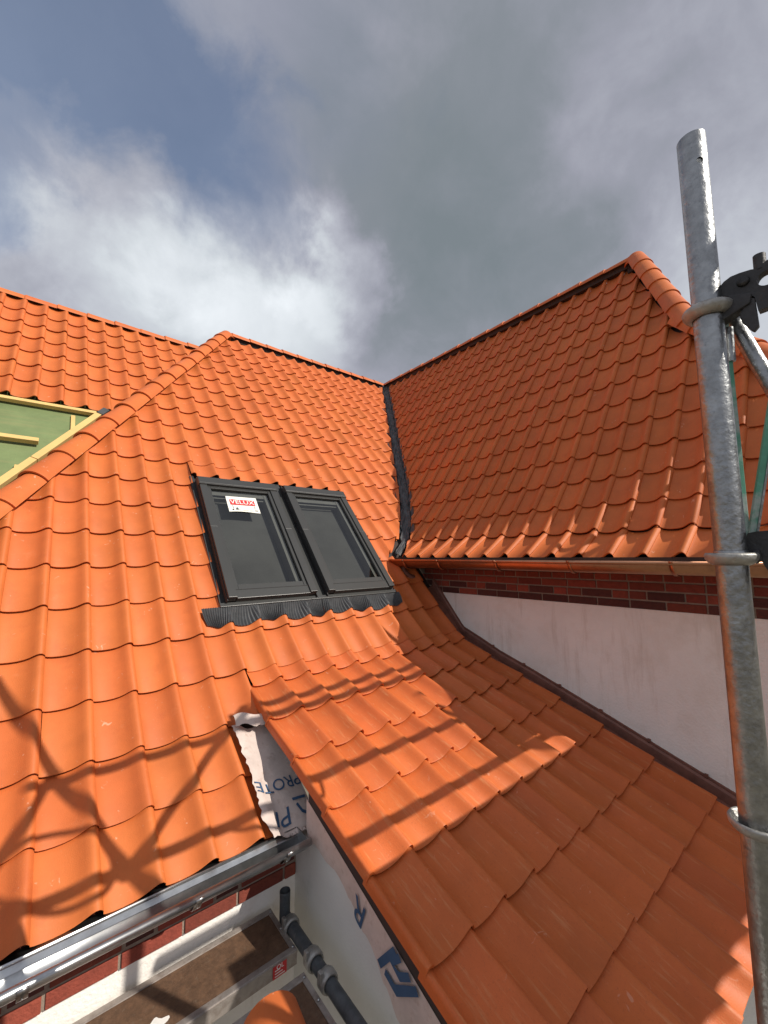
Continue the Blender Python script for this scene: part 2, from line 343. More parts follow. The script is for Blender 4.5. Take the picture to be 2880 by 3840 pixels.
def lay(root, items, name='roof_tile', limit=298):
    """items: (matrix, mesh, clips) - clips are (point, normal) in tile widths, the side the normal points to is cut away"""
    made = []
    for mx, me, clips in items:
        cut = []
        gone = False
        pts = [mx @ v.co for v in me.vertices]
        for pt, nn in clips:
            pt = Vector(pt)*S; nn = Vector(nn)
            ds = [(p-pt).dot(nn) for p in pts]
            if min(ds) >= -1e-5: gone = True; break
            if max(ds) > 1e-5: cut.append((pt, nn))
        if gone: continue
        if cut:
            bm = bmesh.new(); bm.from_mesh(me); inv = mx.inverted()
            for pt, nn in cut:
                bmesh.ops.bisect_plane(bm, geom=bm.verts[:]+bm.edges[:]+bm.faces[:], plane_co=inv @ pt, plane_no=(inv.to_3x3() @ nn).normalized(), clear_outer=True)
            if not bm.faces or sum(f.calc_area() for f in bm.faces) < .002: bm.free(); continue
            me2 = bpy.data.meshes.new('cut_tile'); bm.to_mesh(me2); bm.free(); me2.materials.append(me.materials[0]); me = me2
        made.append((mx, me))
    made.sort(key=lambda t: t[0].translation.length)
    for mx, me in made[:limit]: link(name, me, root, mx)
    rest = made[limit:]
    if rest:
        bm = bmesh.new()
        for mx, me in rest:
            k = len(bm.verts); bm.from_mesh(me); bm.verts.ensure_lookup_table()
            for v in bm.verts[k:]: v.co = mx @ v.co
        me = bpy.data.meshes.new('far_roof_tiles'); bm.to_mesh(me); bm.free(); me.materials.append(M['tile'])
        o = link('far_roof_tiles', me, root); o['kind'] = 'stuff'
def half_round(name, a, b, up, r0, r1, m, parent, arc=86, th=.055, seg=14, lip=True):
    """ridge tile from its wide end a to its narrow end b"""
    a, b, up = Vector(a), Vector(b), Vector(up); d = (b-a).normalized(); s = d.cross(up).normalized(); n = s.cross(d)
    vs, fs = [], []
    stations = [(0, r0+.012), (.07, r0+.012), (.09, r0), (1, r1)]
    L = (b-a).length
    for t, rr in [(0, r0-th)]+stations:
        for k in range(seg+1):
            an = rad(-arc+2*arc*k/seg); vs.append(tuple(a+d*L*t+(s*math.sin(an)+n*math.cos(an))*rr))
    for i in range(len(stations)):
        for k in range(seg): q = i*(seg+1)+k; fs.append((q, q+1, q+seg+2, q+seg+1))
    o = mesh(name, vs, fs, m, parent, smooth=True)
    bm = bmesh.new(); bm.from_mesh(o.data); bm.edges.ensure_lookup_table()
    for ed in bm.edges:
        if len(ed.link_faces) == 2 and ed.link_faces[0].normal.angle(ed.link_faces[1].normal) > .7: ed.smooth = False
    bm.to_mesh(o.data); bm.free()
    return o
def ridge_run(name, a, b, up, parent, n, r=.5, m=None):
    a, b = Vector(a), Vector(b); d = (b-a)/n
    for i in range(n):
        e = 1.10 if i < n-1 else 1.0
        j = V(random.uniform(-.01, .01), random.uniform(-.01, .01), random.uniform(-.012, .012))
        half_round(name, a+d*i+j, a+d*(i+e)+j, up, r, r-.055, m or M['tile'], parent)

# ------------------------------------------------------------------ roof profiles (y or x, z) of each course's lower edge
ca, sa = math.cos(rad(48.6)), math.sin(rad(48.6))
RA = [(9.382, -6.276), (10.634, -5.44), (11.93, -4.63), (13.155, -3.603)]+[(14.27+1.54*i*ca, -2.533+1.54*i*sa) for i in range(18)]
cb, sb = math.cos(rad(58.1)), math.sin(rad(58.1))
RB = [(14.41, -.10), (15.75, .822), (16.736, 1.901), (17.649, 3.081), (18.532, 4.332)]+[(19.316+1.52*i*cb, 5.611+1.52*i*sb) for i in range(10)]
RD = [(12.664, -3.896), (11.224, -4.446), (9.70, -4.93), (8.17, -5.45), (6.655, -5.98), (5.16, -6.515), (3.66, -7.041), (2.15, -7.575)]
cc, sc = math.cos(rad(49.6)), math.sin(rad(49.6))
RC = [(25.475+1.545*i*cc, 7.709+1.545*i*sc) for i in range(8)]
AX, BY = .2093, 9.6766
VA, NA = V(0, ca, sa), V(0, -sa, ca)
WP0 = V(0, 14.27, -2.533)
def wpt(x, s, n=0): return WP0+X*x+VA*s+NA*n
def interp(prof, t, i=0):
    """value of the other coordinate along a profile; extrapolated at the ends"""
    p = sorted((q if i == 0 else (q[1], q[0])) for q in prof)
    for a, b in zip(p, p[1:]):
        if t <= b[0]: break
    return a[1]+(b[1]-a[1])*(t-a[0])/(b[0]-a[0])
def zA(y): return interp(RA, y)
def yA(z): return interp(RA, z, 1)
def xB(z): return interp(RB, z, 1)
def zD(y): return interp(RD, y)
def zC(y): return interp(RC, y)
APEX = V(26.97, 32.4, 17.98)
HIP_TOP = V(10.45, 32.35, 17.93)
def hip_x(y): return 10.45+.811*(y-32.35)
def valC_x(y): return 1.85+.86*(y-25.1)
HB0, HB1, HB2 = V(26.55, 8.05, 17.6), V(22.35, 4.95, 10.7), V(19.95, 1.66, 6.65)

# ------------------------------------------------------------------ ground far below
mesh('ground', [(-4000, -4000, -26), (4000, -4000, -26), (4000, 4000, -26), (-4000, 4000, -26)], [(0, 1, 2, 3)], M['ground'])['kind'] = 'structure'

# ------------------------------------------------------------------ main roof with the two windows
roofA = thing('tiled_roof', (5, 9.4, -6.3), 'sunlit bright orange pantile roof slope with two dark skylights in it', 'roof', 'orange tiled roofs of the house')
clipw = []
def valley_seg(z0, z1):
    return V(xB(z0), yA(z0), z0), V(xB(z1), yA(z1), z1)
items = []
WL, WR, WB, WT = 4.97, 12.98, .92, 8.13
for i in range(len(RA)-1):
    (y0, z0), (y1, z1) = RA[i], RA[i+1]
    va = V(0, y1-y0, z1-z0).normalized()
    for j in range(-7, 29):
        x0 = AX+j-1
        if x0 > 15.0 and z0 < -.3: continue
        if i < 2 and x0 > 4.5: continue
        if i == 2 and x0 > 5.0: continue
        if i > 5 and x0 > xB(max(z0, -.3))+1: continue
        if x0+1 < hip_x(y0)-1.2: continue
        if i == 0 and x0 < -5: continue
        cl = [((hip_x(y0), y0, z0), V(-1, .811, 0))]
        if i > 5:
            a, b = valley_seg(max(z0, -.04), max(z1, 1)+.25)
            d = b-a; nn = V(d.y, -d.x, 0).normalized(); cl.append((a-nn*.33, nn))
        if i < 2: cl.append(((4.56-.12*i, 0, 0), X))
        if i == 2: cl.append(((5.13, 0, 0), X))
        if i == 20: cl.append((V(0, 0, 17.42), Z))
        mx = tile_matrix((x0, y0, z0), X, va)
        me = TILE
        s0 = (i-4)*1.54
        if i >= 3 and x0 < WR and x0+1 > WL and s0+1.72 > WB and s0 < WT:       # beside, above or below the windows
            if x0+1 > WL and x0 < WL: items.append((mx, me, cl+[((WL, 0, 0), X)]))
            if x0 < WR < x0+1: items.append((mx, me, cl+[((WR, 0, 0), -X)]))
            up = [] if s0 > WT else [(wpt(0, WT), -VA)]
            if s0+1.72 > WT: items.append((mx if s0 > WT else tile_matrix(tuple(wpt(x0, 8.26, .085)), X, VA-NA*.07), me, cl+[((max(WL, x0-.1), 0, 0), -X), ((min(WR, x0+1.1), 0, 0), X)]))
            if s0 < .3: items.append((mx, me, cl+[(wpt(0, .62), VA), ((max(WL, x0-.1), 0, 0), -X), ((min(WR, x0+1.1), 0, 0), X)]))
            continue
        items.append((mx, me, cl))
lay(roofA, items)
# sarking under the tiles
def skin(prof, d):
    out = []
    for k, (a, b) in enumerate(prof):
        p, q = prof[max(k-1, 0)], prof[min(k+1, len(prof)-1)]
        t = V(q[0]-p[0], q[1]-p[1], 0).normalized(); out.append((a+t.y*d, b-t.x*d))
    return out
sk = skin(RA, .30); vs, fs = [], []
for (y, z) in sk:
    xr = xB(z)+.35 if z > -.3 else (15.85 if y > 11.9 else 5.1)
    vs += [(hip_x(y)-.05, y, z), (xr, y, z)]
for k in range(len(sk)-1): fs.append((2*k, 2*k+1, 2*k+3, 2*k+2))
mesh('underlay', vs, fs, M['underlay'], roofA)
ridge_run('ridge_tile', HIP_TOP+V(.35, .0, -.36), APEX+V(-.1, 0, -.36), Z, roofA, 11, .47)
hl = V(hip_x(9.8), 9.8, zA(9.8)); ht = HIP_TOP+V(0, 0, .02)
# hip tiles follow the slope, straight above the kink
hp = [V(hip_x(y), y, zA(y)) for y in (9.6, 11.9, 13.2, 14.3)]
ht0 = V(hip_x(14.3), 14.3, zA(14.3)); run = ht-ht0; n_h = int(run.length/1.62)
for k in range(n_h):
    a = ht0+run*(k/n_h); b = ht0+run*((k+1.1)/n_h if k < n_h-1 else 1.0)
    j = V(random.uniform(-.015, .015), 0, random.uniform(-.012, .012))
    half_round('hip_tile', a+V(0, 0, -.30)+j, b+V(0, 0, -.33)+j, V(-.25, -.1, 1), .57, .50, M['tile'], roofA, arc=80)
for a, b in zip(hp, hp[1:]):
    half_round('hip_tile', a+V(0, 0, -.30), a+(b-a)*1.1+V(0, 0, -.33), V(-.25, -.1, 1), .57, .50, M['tile'], roofA, arc=80)
# rounded cap where hip and ridge meet
cap_prof = [(.02+.50*math.sin(rad(a)), .50*math.cos(rad(a))) for a in range(0, 91, 10)]+[(.47, 0), (.02, .45)]
lathe('hip_cap', cap_prof, HIP_TOP+V(.12, .02, -.42), M['tile'], roofA, seg=28)
# hip end hanging behind, still bare sarking
yv = [32.3, 20.0, 12.0]
mesh('hip_end_sarking', [(hip_x(y), y, zA(y)-.32) for y in yv]+[(min(valC_x(y), hip_x(y)-.3), y, zC(y)-.25) for y in yv], [(0, 1, 4, 3), (1, 2, 5, 4)], M['underlay'], roofA)
# valley lead between the two orange slopes
zs = [.02+17.7*(k/72) for k in range(73)]
vs, fs = [], []
ncr = 12
for k, z in enumerate(zs):
    xc, yc = xB(z), yA(z)
    wv = (.38-.22*max(0, 1-z/1.3))+.05*math.sin(k*1.9)+.04*math.sin(k*.77+1)
    for c in range(ncr+1):
        t = -1+2*c/ncr
        bulge = .20*(1-abs(t))**.8
        cr = .045*math.sin(k*2.1+abs(t)*5.2)*(.35+abs(t))+.02*math.sin(k*4.7+t*9)
        if t < 0: p = V(xc+t*wv, yc, z)
        else: p = V(xc, yc-t*wv, z)
        h = -.10+bulge*.75+cr
        vs.append(tuple(p+V(-.5, -.5, .62)*h))
for k in range(len(zs)-1):
    for c in range(ncr): q = k*(ncr+1)+c; fs.append((q, q+1, q+ncr+2, q+ncr+1))
mesh('valley_lead', vs, fs, M['lead'], roofA)
vs, fs = [], []
for z in zs[6::6]:
    xc, yc = xB(z), yA(z); vs += [(xc-.75, yc, z-.22), (xc-.02, yc+.0, z-.32), (xc, yc-.75, z-.22)]
for k in range(len(zs[6::6])-1): q = 3*k; fs += [(q, q+1, q+4, q+3), (q+1, q+2, q+5, q+4)]
mesh('valley_lining', vs, fs, M['lead'], roofA)

# ------------------------------------------------------------------ the two roof windows
def wbox(name, x0, x1, s0, s1, n0, n1, m, parent, bevel=.012):
    c = wpt((x0+x1)/2, (s0+s1)/2, (n0+n1)/2)
    v, f = obox(c, X, VA, NA, (x1-x0)/2, (s1-s0)/2, (n1-n0)/2)
    return mesh(name, v, f, m, parent, bevel=bevel)
GRP_W = 'roof windows in the orange slope'
def roof_window(x0, label, sticker):
    x1 = x0+3.56; s0, s1 = 1.12, 7.70
    w = thing('roof_window', wpt((x0+x1)/2, s0, 0), label, 'roof window', GRP_W)
    fr = wbox('frame', x0+.03, x0+.40, s0+.03, s1-.02, -.24, .0, M['alu_edge'], w, 0)
    wbox('frame_bar', x1-.40, x1-.03, s0+.03, s1-.02, -.24, .0, M['alu_edge'], fr, 0)
    wbox('frame_bar', x0+.405, x1-.405, s0+.03, s0+.5, -.24, .0, M['alu_edge'], fr, 0)
    wbox('frame_bar', x0+.405, x1-.405, s1-.55, s1-.02, -.24, .0, M['alu_edge'], fr, 0)
    for a, b in ((x0, x0+.31), (x1-.31, x1)):
        wbox('side_cladding', a, b, s0, 4.62, .0, .42, M['alu'], w)
        wbox('side_cladding', a+.004, b-.004, 4.635, s1-.38, .0, .405, M['alu'], w)
    hd = wbox('hood', x0-.03, x1+.03, s1-.42, s1+.0, .02, .46, M['alu'], w, .03)
    wbox('hood_lip', x0-.035, x1+.035, s1-.47, s1-.425, .30, .45, M['alu'], hd)
    wbox('bottom_cladding', x0+.315, x1-.315, s0-.03, s0+.36, .0, .36, M['alu'], w)
    sash = wbox('sash', x0+.315, x0+.45, s0+.365, s1-.44, .05, .345, M['alu'], w)
    wbox('sash_bar', x1-.45, x1-.315, s0+.365, s1-.44, .05, .345, M['alu'], sash)
    wbox('sash_bar', x0+.454, x1-.454, s0+.365, s0+.60, .05, .335, M['alu'], sash)
    wbox('sash_bar', x0+.454, x1-.454, s1-.62, s1-.44, .05, .335, M['alu'], sash)
    wbox('glazing_bead', x0+.315, x1-.315, s0+.335, s0+.362, .30, .375, M['alu_edge'], sash, 0)
    pn = mesh('pane', [tuple(wpt(a, s, .255)) for a, s in ((x0+.44, s0+.58), (x1-.44, s0+.58), (x1-.44, s1-.60), (x0+.44, s1-.60))], [(0, 1, 2, 3)], M['glass'], w)
    if pn.data.polygons[0].normal.dot(NA) < 0: pn.data.flip_normals()
    rv = wbox('room_shade_plate', x0+.05, x1-.05, s0+.05, s1-.05, -.29, -.245, M['interior'], w, 0)  # shallow plate, its colour imitating the room's shade behind the glass
    wbox('reveal', x1-.64, x1-.455, s0+.5, s1-.6, -.243, .17, M['reveal'], rv, 0)
    wbox('reveal', x0+.46, x1-.645, s1-.86, s1-.63, -.243, .15, M['reveal'], rv, 0)
    wbox('blind_rail', x0+.52, x1-.70, s1-1.02, s1-.95, -.1, .1, M['reveal'], rv, 0)
    return w
win_l = roof_window(5.10, 'left dark grey skylight with a white and red sticker on its pane', True)
win_r = roof_window(9.20, 'right dark grey skylight with a plain empty pane', False)
st = thing('window_sticker', wpt(6.8, 6.2, .27), 'white paper sticker with red band stuck on the left skylight pane', 'sticker')
vs, fs = [], []
for a in range(9):
    for b in range(5):
        u, v = a/8, b/4
        x = 6.13+1.39*u+(1-v)*(-.02); s = 5.70+1.0*v+.02*math.sin(u*5)*(1-v)
        vs.append(tuple(wpt(x, s, .272+.02*(1-v)**2*abs(math.sin(u*3.2))+.006*u)))
for a in range(8):
    for b in range(4): q = a*5+b; fs.append((q, q+5, q+6, q+1))
mesh('paper', vs, fs, M['sticker'], st, smooth=True)
wbox('red_band', 6.25, 7.37, 6.14, 6.49, .292, .296, M['red'], st, 0)
text_mesh('lettering', 'VELUX', .36, frame_mx(wpt(6.80, 6.315, .301), X, VA), M['white_ink'], st)
wbox('small_print', 6.42, 6.62, 5.80, 5.83, .294, .296, M['ink_black'], st, 0)
for k, (a, b, c, d) in enumerate([(6.27, 6.34, 5.79, 5.86), (6.72, 6.98, 5.785, 5.80), (7.02, 7.2, 5.785, 5.80), (7.27, 7.42, 5.79, 5.83), (6.32, 6.335, 5.9, 6.1), (7.30, 7.315, 5.9, 6.08)]):
    wbox('small_print', a, b, c, d, .297, .299, M['ink_black'], st, 0)
tri = [wpt(6.42, 5.86, .298), wpt(6.56, 5.86, .298), wpt(6.49, 6.0, .298)]
mesh('small_print', [tuple(p) for p in tri], [(0, 1, 2)], M['ink_black'], st)
# flashing round the windows
fl = thing('window_flashing', wpt(8.9, .3, 0), 'black pleated metal flashing below and around the two skylights', 'flashing')
wbox('side_gutter', 4.90, 5.07, 1.0, 8.2, -.16, .02, M['alu_edge'], fl, 0)
wbox('side_upstand', 5.072, 5.10, 1.05, 7.8, -.1, .30, M['alu_edge'], fl, 0)
wbox('side_gutter', 12.80, 13.05, 1.0, 8.2, -.16, .02, M['alu_edge'], fl, 0)
wbox('middle_channel', 8.665, 9.195, .98, 8.2, -.14, .05, M['alu'], fl, 0)
wbox('middle_upstand', 8.662, 8.70, 1.0, 7.9, .052, .24, M['alu_edge'], fl, 0)
wbox('middle_upstand', 9.16, 9.197, 1.0, 7.9, .052, .24, M['alu_edge'], fl, 0)
wbox('head_gutter', 4.9, 13.05, 7.77, 8.5, -.24, -.16, M['alu_edge'], fl, 0)
wbox('sill_strip', 4.85, 12.95, .93, 1.085, .02, .15, M['alu'], fl, .01)
def apron(x0, x1):
    vs, fs = [], []
    nx = int((x1-x0)/.0205); ns = 9
    for a in range(nx+1):
        x = x0+(x1-x0)*a/nx; u = (x-AX) % 1.0
        for b in range(ns+1):
            t = b/ns
            fan0 = .15*math.sin(2*math.pi*(x*.50+.12))
            low = .29+.05*math.sin(x*2.1)+.05*math.cos(2*math.pi*u)
            s = low+(.95-low)*t
            fan = fan0*(1-t)
            on = prof_h(x+fan-AX)-LIP/1.55*s+.045
            k = max(0, (t-.35)/.65)**1.4
            h = on*(1-k)+.09*k
            pl = .024*math.cos(2*math.pi*a/4)*(1-.35*t)
            vs.append(tuple(wpt(x+fan, s, h+pl+.015)))
    for a in range(nx):
        for b in range(ns): q = a*(ns+1)+b; fs.append((q, q+ns+1, q+ns+2, q+1))
    return mesh('pleated_apron', vs, fs, M['lead'], fl)
apron(4.22, 8.90); apron(8.93, 13.12)

# ------------------------------------------------------------------ catslide roof in front
roofD = thing('tiled_roof', (10, 2.2, -7.6), 'low pitched orange pantile roof crossed by scaffold shadows beside the white wall', 'roof', 'orange tiled roofs of the house')
items = []
for i in range(len(RD)):
    y0, z0 = RD[i]
    if i == 0: va = V(0, .85, .50)
    else: va = V(0, RD[i-1][0]-y0, RD[i-1][1]-z0)
    for j in range(6, 16):
        x0 = AX+j-1
        me = TILE_V if (j == 6 and i > 0) else TILE_D
        cl = []
        if i == 0: cl = [((0, 13.9, 0), Y)]
        items.append((tile_matrix((x0, y0, z0), X, va), me, cl))
lay(roofD, items)
sk = skin(RD[::-1], .27)
vs = [(5.16, y, z) for y, z in sk]+[(15.8, y, z) for y, z in sk]; n = len(sk)
mesh('underlay', vs, [(k, k+1, n+k+1, n+k) for k in range(n-1)], M['underlay'], roofD)
# timber edge under the verge, dark tone also standing for the shaded gap
vs = []; fs = []
skv = [(a, b) for a, b in sk if a < 9.1]; k9 = [q for q in sk if q[0] >= 9.1]; skv += [(9.1, skv[-1][1]+(k9[0][1]-skv[-1][1])*(9.1-skv[-1][0])/(k9[0][0]-skv[-1][0])), (9.101, skv[-1][1]+(k9[0][1]-skv[-1][1])*(9.101-skv[-1][0])/(k9[0][0]-skv[-1][0]))]+k9
for y, z in skv:
    xo = 0 if y <= 9.1 else .40
    vs += [(5.145+xo, y, z-.01), (5.145+xo, y, z-.34), (5.35+xo, y, z-.34), (5.35+xo, y, z-.01)]
for k in range(len(skv)-1):
    for c in range(4): fs.append((4*k+c, 4*k+(c+1) % 4, 4*k+4+(c+1) % 4, 4*k+4+c))
mesh('verge_board', vs, fs, M['underlay'], roofD)

# ------------------------------------------------------------------ roof of the right wing
roofB = thing('tiled_roof', (14.4, 9, 0), 'steep shaded red brown pantile roof on the right above the copper gutter', 'roof', 'orange tiled roofs of the house')
items = []
dh = HB1-HB0; nh = V(-dh.y, dh.x, 0).normalized()
if nh.y > 0: nh = -nh
dh2 = HB2-HB1; nh2 = V(-dh2.y, dh2.x, 0).normalized()
if nh2.y > 0: nh2 = -nh2
for i in range(len(RB)-1):
    (x0, z0), (x1, z1) = RB[i], RB[i+1]
    va = V(x1-x0, 0, z1-z0).normalized()
    for j in range(-24, 9):
        y0 = BY-j+1                               # left end of the tile, seen from the front
        a, b = valley_seg(max(z0, -.04), max(z1, 1)+.25)
        if y0-1 > max(a.y, b.y)+.6: continue
        d = b-a; nn = V(-d.y, d.x, 0).normalized(); cl = [(a-nn*.33, nn)]
        if z0 > 9.6: cl.append((HB0-nh*.22, nh))
        elif z0 > 5: cl.append((HB1-nh2*.16, nh2))
        if i == len(RB)-2: cl.append((V(0, 0, 17.36), Z))
        items.append((tile_matrix((x0, y0, z0), -Y, va), TILE, cl))
lay(roofB, items)
sk = skin(RB, .30); vs = []
for (x, z) in sk:
    ylow = 1.75 if z < 6.7 else (1.75+(z-6.7)/4.05*3.25 if z < 10.7 else 5.0+(z-10.7)/6.9*3.1)
    vs += [(x, yA(max(z, -.04))+.3, z), (x, ylow+.1, z)]
mesh('underlay', vs, [(2*k, 2*k+1, 2*k+3, 2*k+2) for k in range(len(sk)-1)], M['underlay'], roofB)
ridge_run('ridge_tile', HB0+V(0, .2, -.22), APEX+V(0, -.1, -.36), Z, roofB, 16, .45)
bar('ridge_gap_fill', HB0+V(.0, .3, -.25), APEX+V(.0, -.3, -.38), .35, .4, M['underlay'], roofB)  # dark strip stands in for the shaded gap under the ridge tiles
bar('ridge_gap_fill', HIP_TOP+V(.4, 0, -.42), APEX+V(-.3, 0, -.42), .35, .4, M['underlay'], roofA)  # same dark strip for the gap shade on the main ridge
box('ridge_gap_fill', HB0+V(-.12, -.25, -.75), HB0+V(.3, .45, -.12), M['underlay'], roofB)  # dark filler closing a gap of sky at the hip corner
bar('hip_batten', HB1+V(.12, .0, -.35), HB0+V(.12, 0, -.2), .35, .3, M['underlay'], roofB)
bar('hip_batten', HB2+V(.12, .1, -.4), HB1+V(.12, 0, -.35), .35, .3, M['underlay'], roofB)
ridge_run('hip_tile', HB1+dh*.035+V(.03, 0, -.26), HB0+V(0, 0, -.1), V(-.3, -.35, 1), roofB, 6, .56)
ridge_run('hip_tile', HB2+V(0, 0, -.25), HB1+(HB1-HB2)*.12+V(.04, 0, -.32), V(-.4, -.2, 1), roofB, 4, .54)
lathe('hip_cap', cap_prof, HB0+V(0, .1, -.33), M['tile'], roofB, seg=28)
mesh('half_hip_sarking', [tuple(HB0+V(.1, 0, -.4)), tuple(HB1+V(.1, 0, -.4)), (19.95, 1.85, 6.3), (33.2, 1.85, 6.3), (26.75, 8.05, 17.2)], [(0, 1, 4), (1, 2, 3, 4)], M['underlay'], roofB)
box('eaves_board', (14.5, 2.0, -.70), (15.86, 16.9, -.62), M['underlay'], roofB)
box('eaves_board', (14.42, 2.0, -.61), (14.52, 16.7, -.16), M['underlay'], roofB)

# ------------------------------------------------------------------ rear roof, half tiled
roofC = thing('tiled_roof', (-1, 25.4, 7.6), 'half tiled orange roof behind the hip on the left above bare battens', 'roof', 'orange tiled roofs of the house')
items = []
for i in range(7):
    (y0, z0), (y1, z1) = RC[i], RC[i+1]
    va = V(0, y1-y0, z1-z0)
    for j in range(-6, 14):
        x0 = -1.605+j-1
        if x0 > valC_x(y0)+2: continue
        cl = [((valC_x(y0)+.55, y0, 0), V(1, -.86, 0))]
        if i == 6: cl.append((V(0, 0, 15.98), Z))
        items.append((tile_matrix((x0, y0, z0), X, va), TILE, cl))
lay(roofC, items)
ridge_run('ridge_tile', V(-8, 32.9, 15.92), V(9.2, 32.9, 15.92), Z, roofC, 11, .47)
def cpt(x, y, n=0): return V(x, y, zC(y))+V(0, -sc, cc)*n
vs = []; yy = [14, 18, 22.9, 23.0, 26, 33]
for k, y in enumerate(yy): o = -.30 if k > 2 else -.33; vs += [tuple(cpt(-9, y, o)), tuple(cpt(valC_x(y)+.8, y, o))]
mesh('green_underlay', vs, [(2*k, 2*k+1, 2*k+3, 2*k+2) for k in range(5)], M['membrane_green'], roofC)
dC = V(0, cc, sc); nC = V(0, -sc, cc)
def cbar(name, a, b, w, t, n, m=None, bev=.015):
    return bar(name, cpt(a[0], a[1], n), cpt(b[0], b[1], n), w, t, m or M['pine'], roofC, up=nC, bevel=bev)
cbar('batten', (-9, 25.22), (1.72, 25.24), .22, .20, -.08)
cbar('batten', (-9, 23.36), (-.42, 23.31), .24, .22, -.06)
cbar('counter_batten', (.78, 25.05), (.76, 21.0), .17, .10, -.25)
cbar('counter_batten', (-1.02, 22.3), (-1.04, 19), .17, .10, -.25)
vb = V(.86, 1, 0)
cbar('valley_board', (1.80, 25.08), (-.50, 22.40), .27, .24, .02)
cbar('valley_board', (-.52, 22.38), (-4.2, 18.1), .27, .24, .02)
cbar('valley_lead_strip', (2.35, 25.20), (-3.2, 18.74), .42, .05, -.12, M['zinc'])
cbar('lead_end', (2.15, 25.42), (1.84, 25.08), .30, .27, .03, M['lead'])

# ------------------------------------------------------------------ white wall of the right wing with its brick band
wallW = thing('plastered_wall', (16.4, 9, -20), 'white plastered wall with a dark red brick band under the copper gutter', 'wall')
box('plaster', (15.90, 2.0, -24), (16.6, 20, -1.935), M['plaster'], wallW)
box('mortar_bed', (15.905, 2.0, -1.93), (16.6, 20, -.45), M['mortar'], wallW)
mesh('gable', [(15.92, 1.995, -24), (34, 1.995, -24), (34, 1.995, 5.5), (19.9, 1.995, 6.2), (15.92, 1.995, -.4)], [(0, 1, 2, 3, 4)], M['plaster'], wallW)
def brick(c, ax, ay, L, H, D, m, parent):
    v, f = obox(c, ax, ay, Z, L/2, D/2, H/2)
    o = mesh('brick', v, f, m, parent, bevel=.012); return o
for row in range(5):
    zc = -1.79+row*.312
    y = 2.0; k = 0 if row % 2 else -1
    while y < 15.8:
        head = (row == 1 and k % 3 != 0) or (row == 3)
        L = .50 if head or k == -1 else 1.04
        proud = random.uniform(-.012, .015)
        m = M['dark_brick_and_notch_shade'] if (row == 0 or (row == 1 and k % 3 == 0)) and random.random() < .75 else M['brick']
        brick((15.97-proud, y+L/2, zc), Y, X, L, .258, .19, m, wallW)
        if row == 1 and k % 3 == 0: brick((16.0, y-.16, zc), Y, X, .2, .25, .12, M['dark_brick_and_notch_shade'], wallW)  # dark header stands in for the shade in a notch
        y += L+.055; k += 1
# copper strip where the catslide meets the wall
flw = thing('wall_flashing', (15.7, 8, -6), 'dark copper flashing strip along the foot of the white wall', 'flashing')
path = [(15.2, -1.30), (14.3, -2.36), (13.36, -3.46), (13.2, -3.60), (12.2, -3.98)]+[(y, z+.07) for y, z in RD[1:]]
vs, fs = [], []
for k, (y, z) in enumerate(path):
    vs += [(15.885, y, z+.06), (15.83, y, z+.03), (15.80, y, z-.04), (15.77, y, z-.30), (15.3, y, z-.52)]
for k in range(len(path)-1):
    for c in range(4): q = 5*k+c; fs.append((q, q+1, q+6, q+5))
mesh('apron_strip', vs, fs, M['copper_dark'], flw)
vs, fs = [], []
for k, (y, z) in enumerate(path): vs += [(15.89, y, z+.115), (15.85, y, z+.11), (15.845, y, z+.06), (15.885, y, z+.065)]
for k in range(len(path)-1):
    for c in range(4): fs.append((4*k+c, 4*k+(c+1) % 4, 4*k+4+(c+1) % 4, 4*k+4+c))
mesh('cap_rail', vs, fs, M['copper_dark'], flw)
for k in range(5, len(path)-1):
    (y, z) = path[k]; a = V(15.86, y+.35, zD(y+.35)+.19)
    box('clip', a-V(.045, .05, .05), a+V(.02, .05, .05), M['copper_dark'], flw, bevel=.01)
# copper gutter
gB = thing('copper_gutter', (14.25, 9, -.7), 'copper half round gutter along the eaves of the shaded right roof', 'gutter')
def gutter(parent, c, axis_a, axis_b, side, r, m, name='trough', bead=.055):
    """half round trough between two points, side = unit vector to the front rim"""
    a, b = Vector(axis_a), Vector(axis_b); vs, fs = [], []; seg = 18
    prof = []
    for k in range(seg+1):
        an = math.pi*k/seg; prof.append((math.cos(an)*r, -math.sin(an)*r))
    bd = [(r+bead+math.cos(t)*bead, math.sin(t)*bead+.01) for t in [math.pi-.2-(k*math.pi*1.75/10) for k in range(11)]]
    prof = bd[::-1]+prof
    for p in (a, b):
        for (u, v) in prof: vs.append(tuple(p+side*u+Z*v))
    n = len(prof)
    for k in range(n-1): fs.append((k, k+1, n+k+1, n+k))
    o = mesh(name, vs, fs, m, parent, smooth=True)
    md = o.modifiers.new('thickness', 'SOLIDIFY'); md.thickness = .014*S; md.offset = 0
    return o
gutter(gB, None, (14.24, 16.35, -.30), (14.24, 1.6, -.34), -X, .34, M['copper'])
prism('end_cap', [(14.24-.34*math.cos(t), 16.36, -.30-.34*math.sin(t)) for t in [math.pi*k/14 for k in range(15)]], Y, .02, M['copper'], gB)
for y in (15.3, 13.0, 9.9, 6.9, 3.9):
    vs, fs = [], []
    pr = [(14.24-.36*math.cos(math.pi*k/14), -.33-.362*math.sin(math.pi*k/14)) for k in range(15)]
    pr = [(13.78, -.26), (13.80, -.32)]+pr
    for yy_ in (y-.055, y+.055): vs += [(a, yy_, b) for a, b in pr]
    n = len(pr); fs = [(k, k+1, n+k+1, n+k) for k in range(n-1)]
    o = mesh('bracket', vs, fs, M['copper'], gB, smooth=True); md = o.modifiers.new('thickness', 'SOLIDIFY'); md.thickness = .02*S; md.offset = 1
tube('outlet', [(14.4, 15.9, -.6), (14.4, 15.9, -.85), (14.65, 15.75, -1.15), (15.2, 15.6, -1.3)], .17, M['copper_dark'], gB)

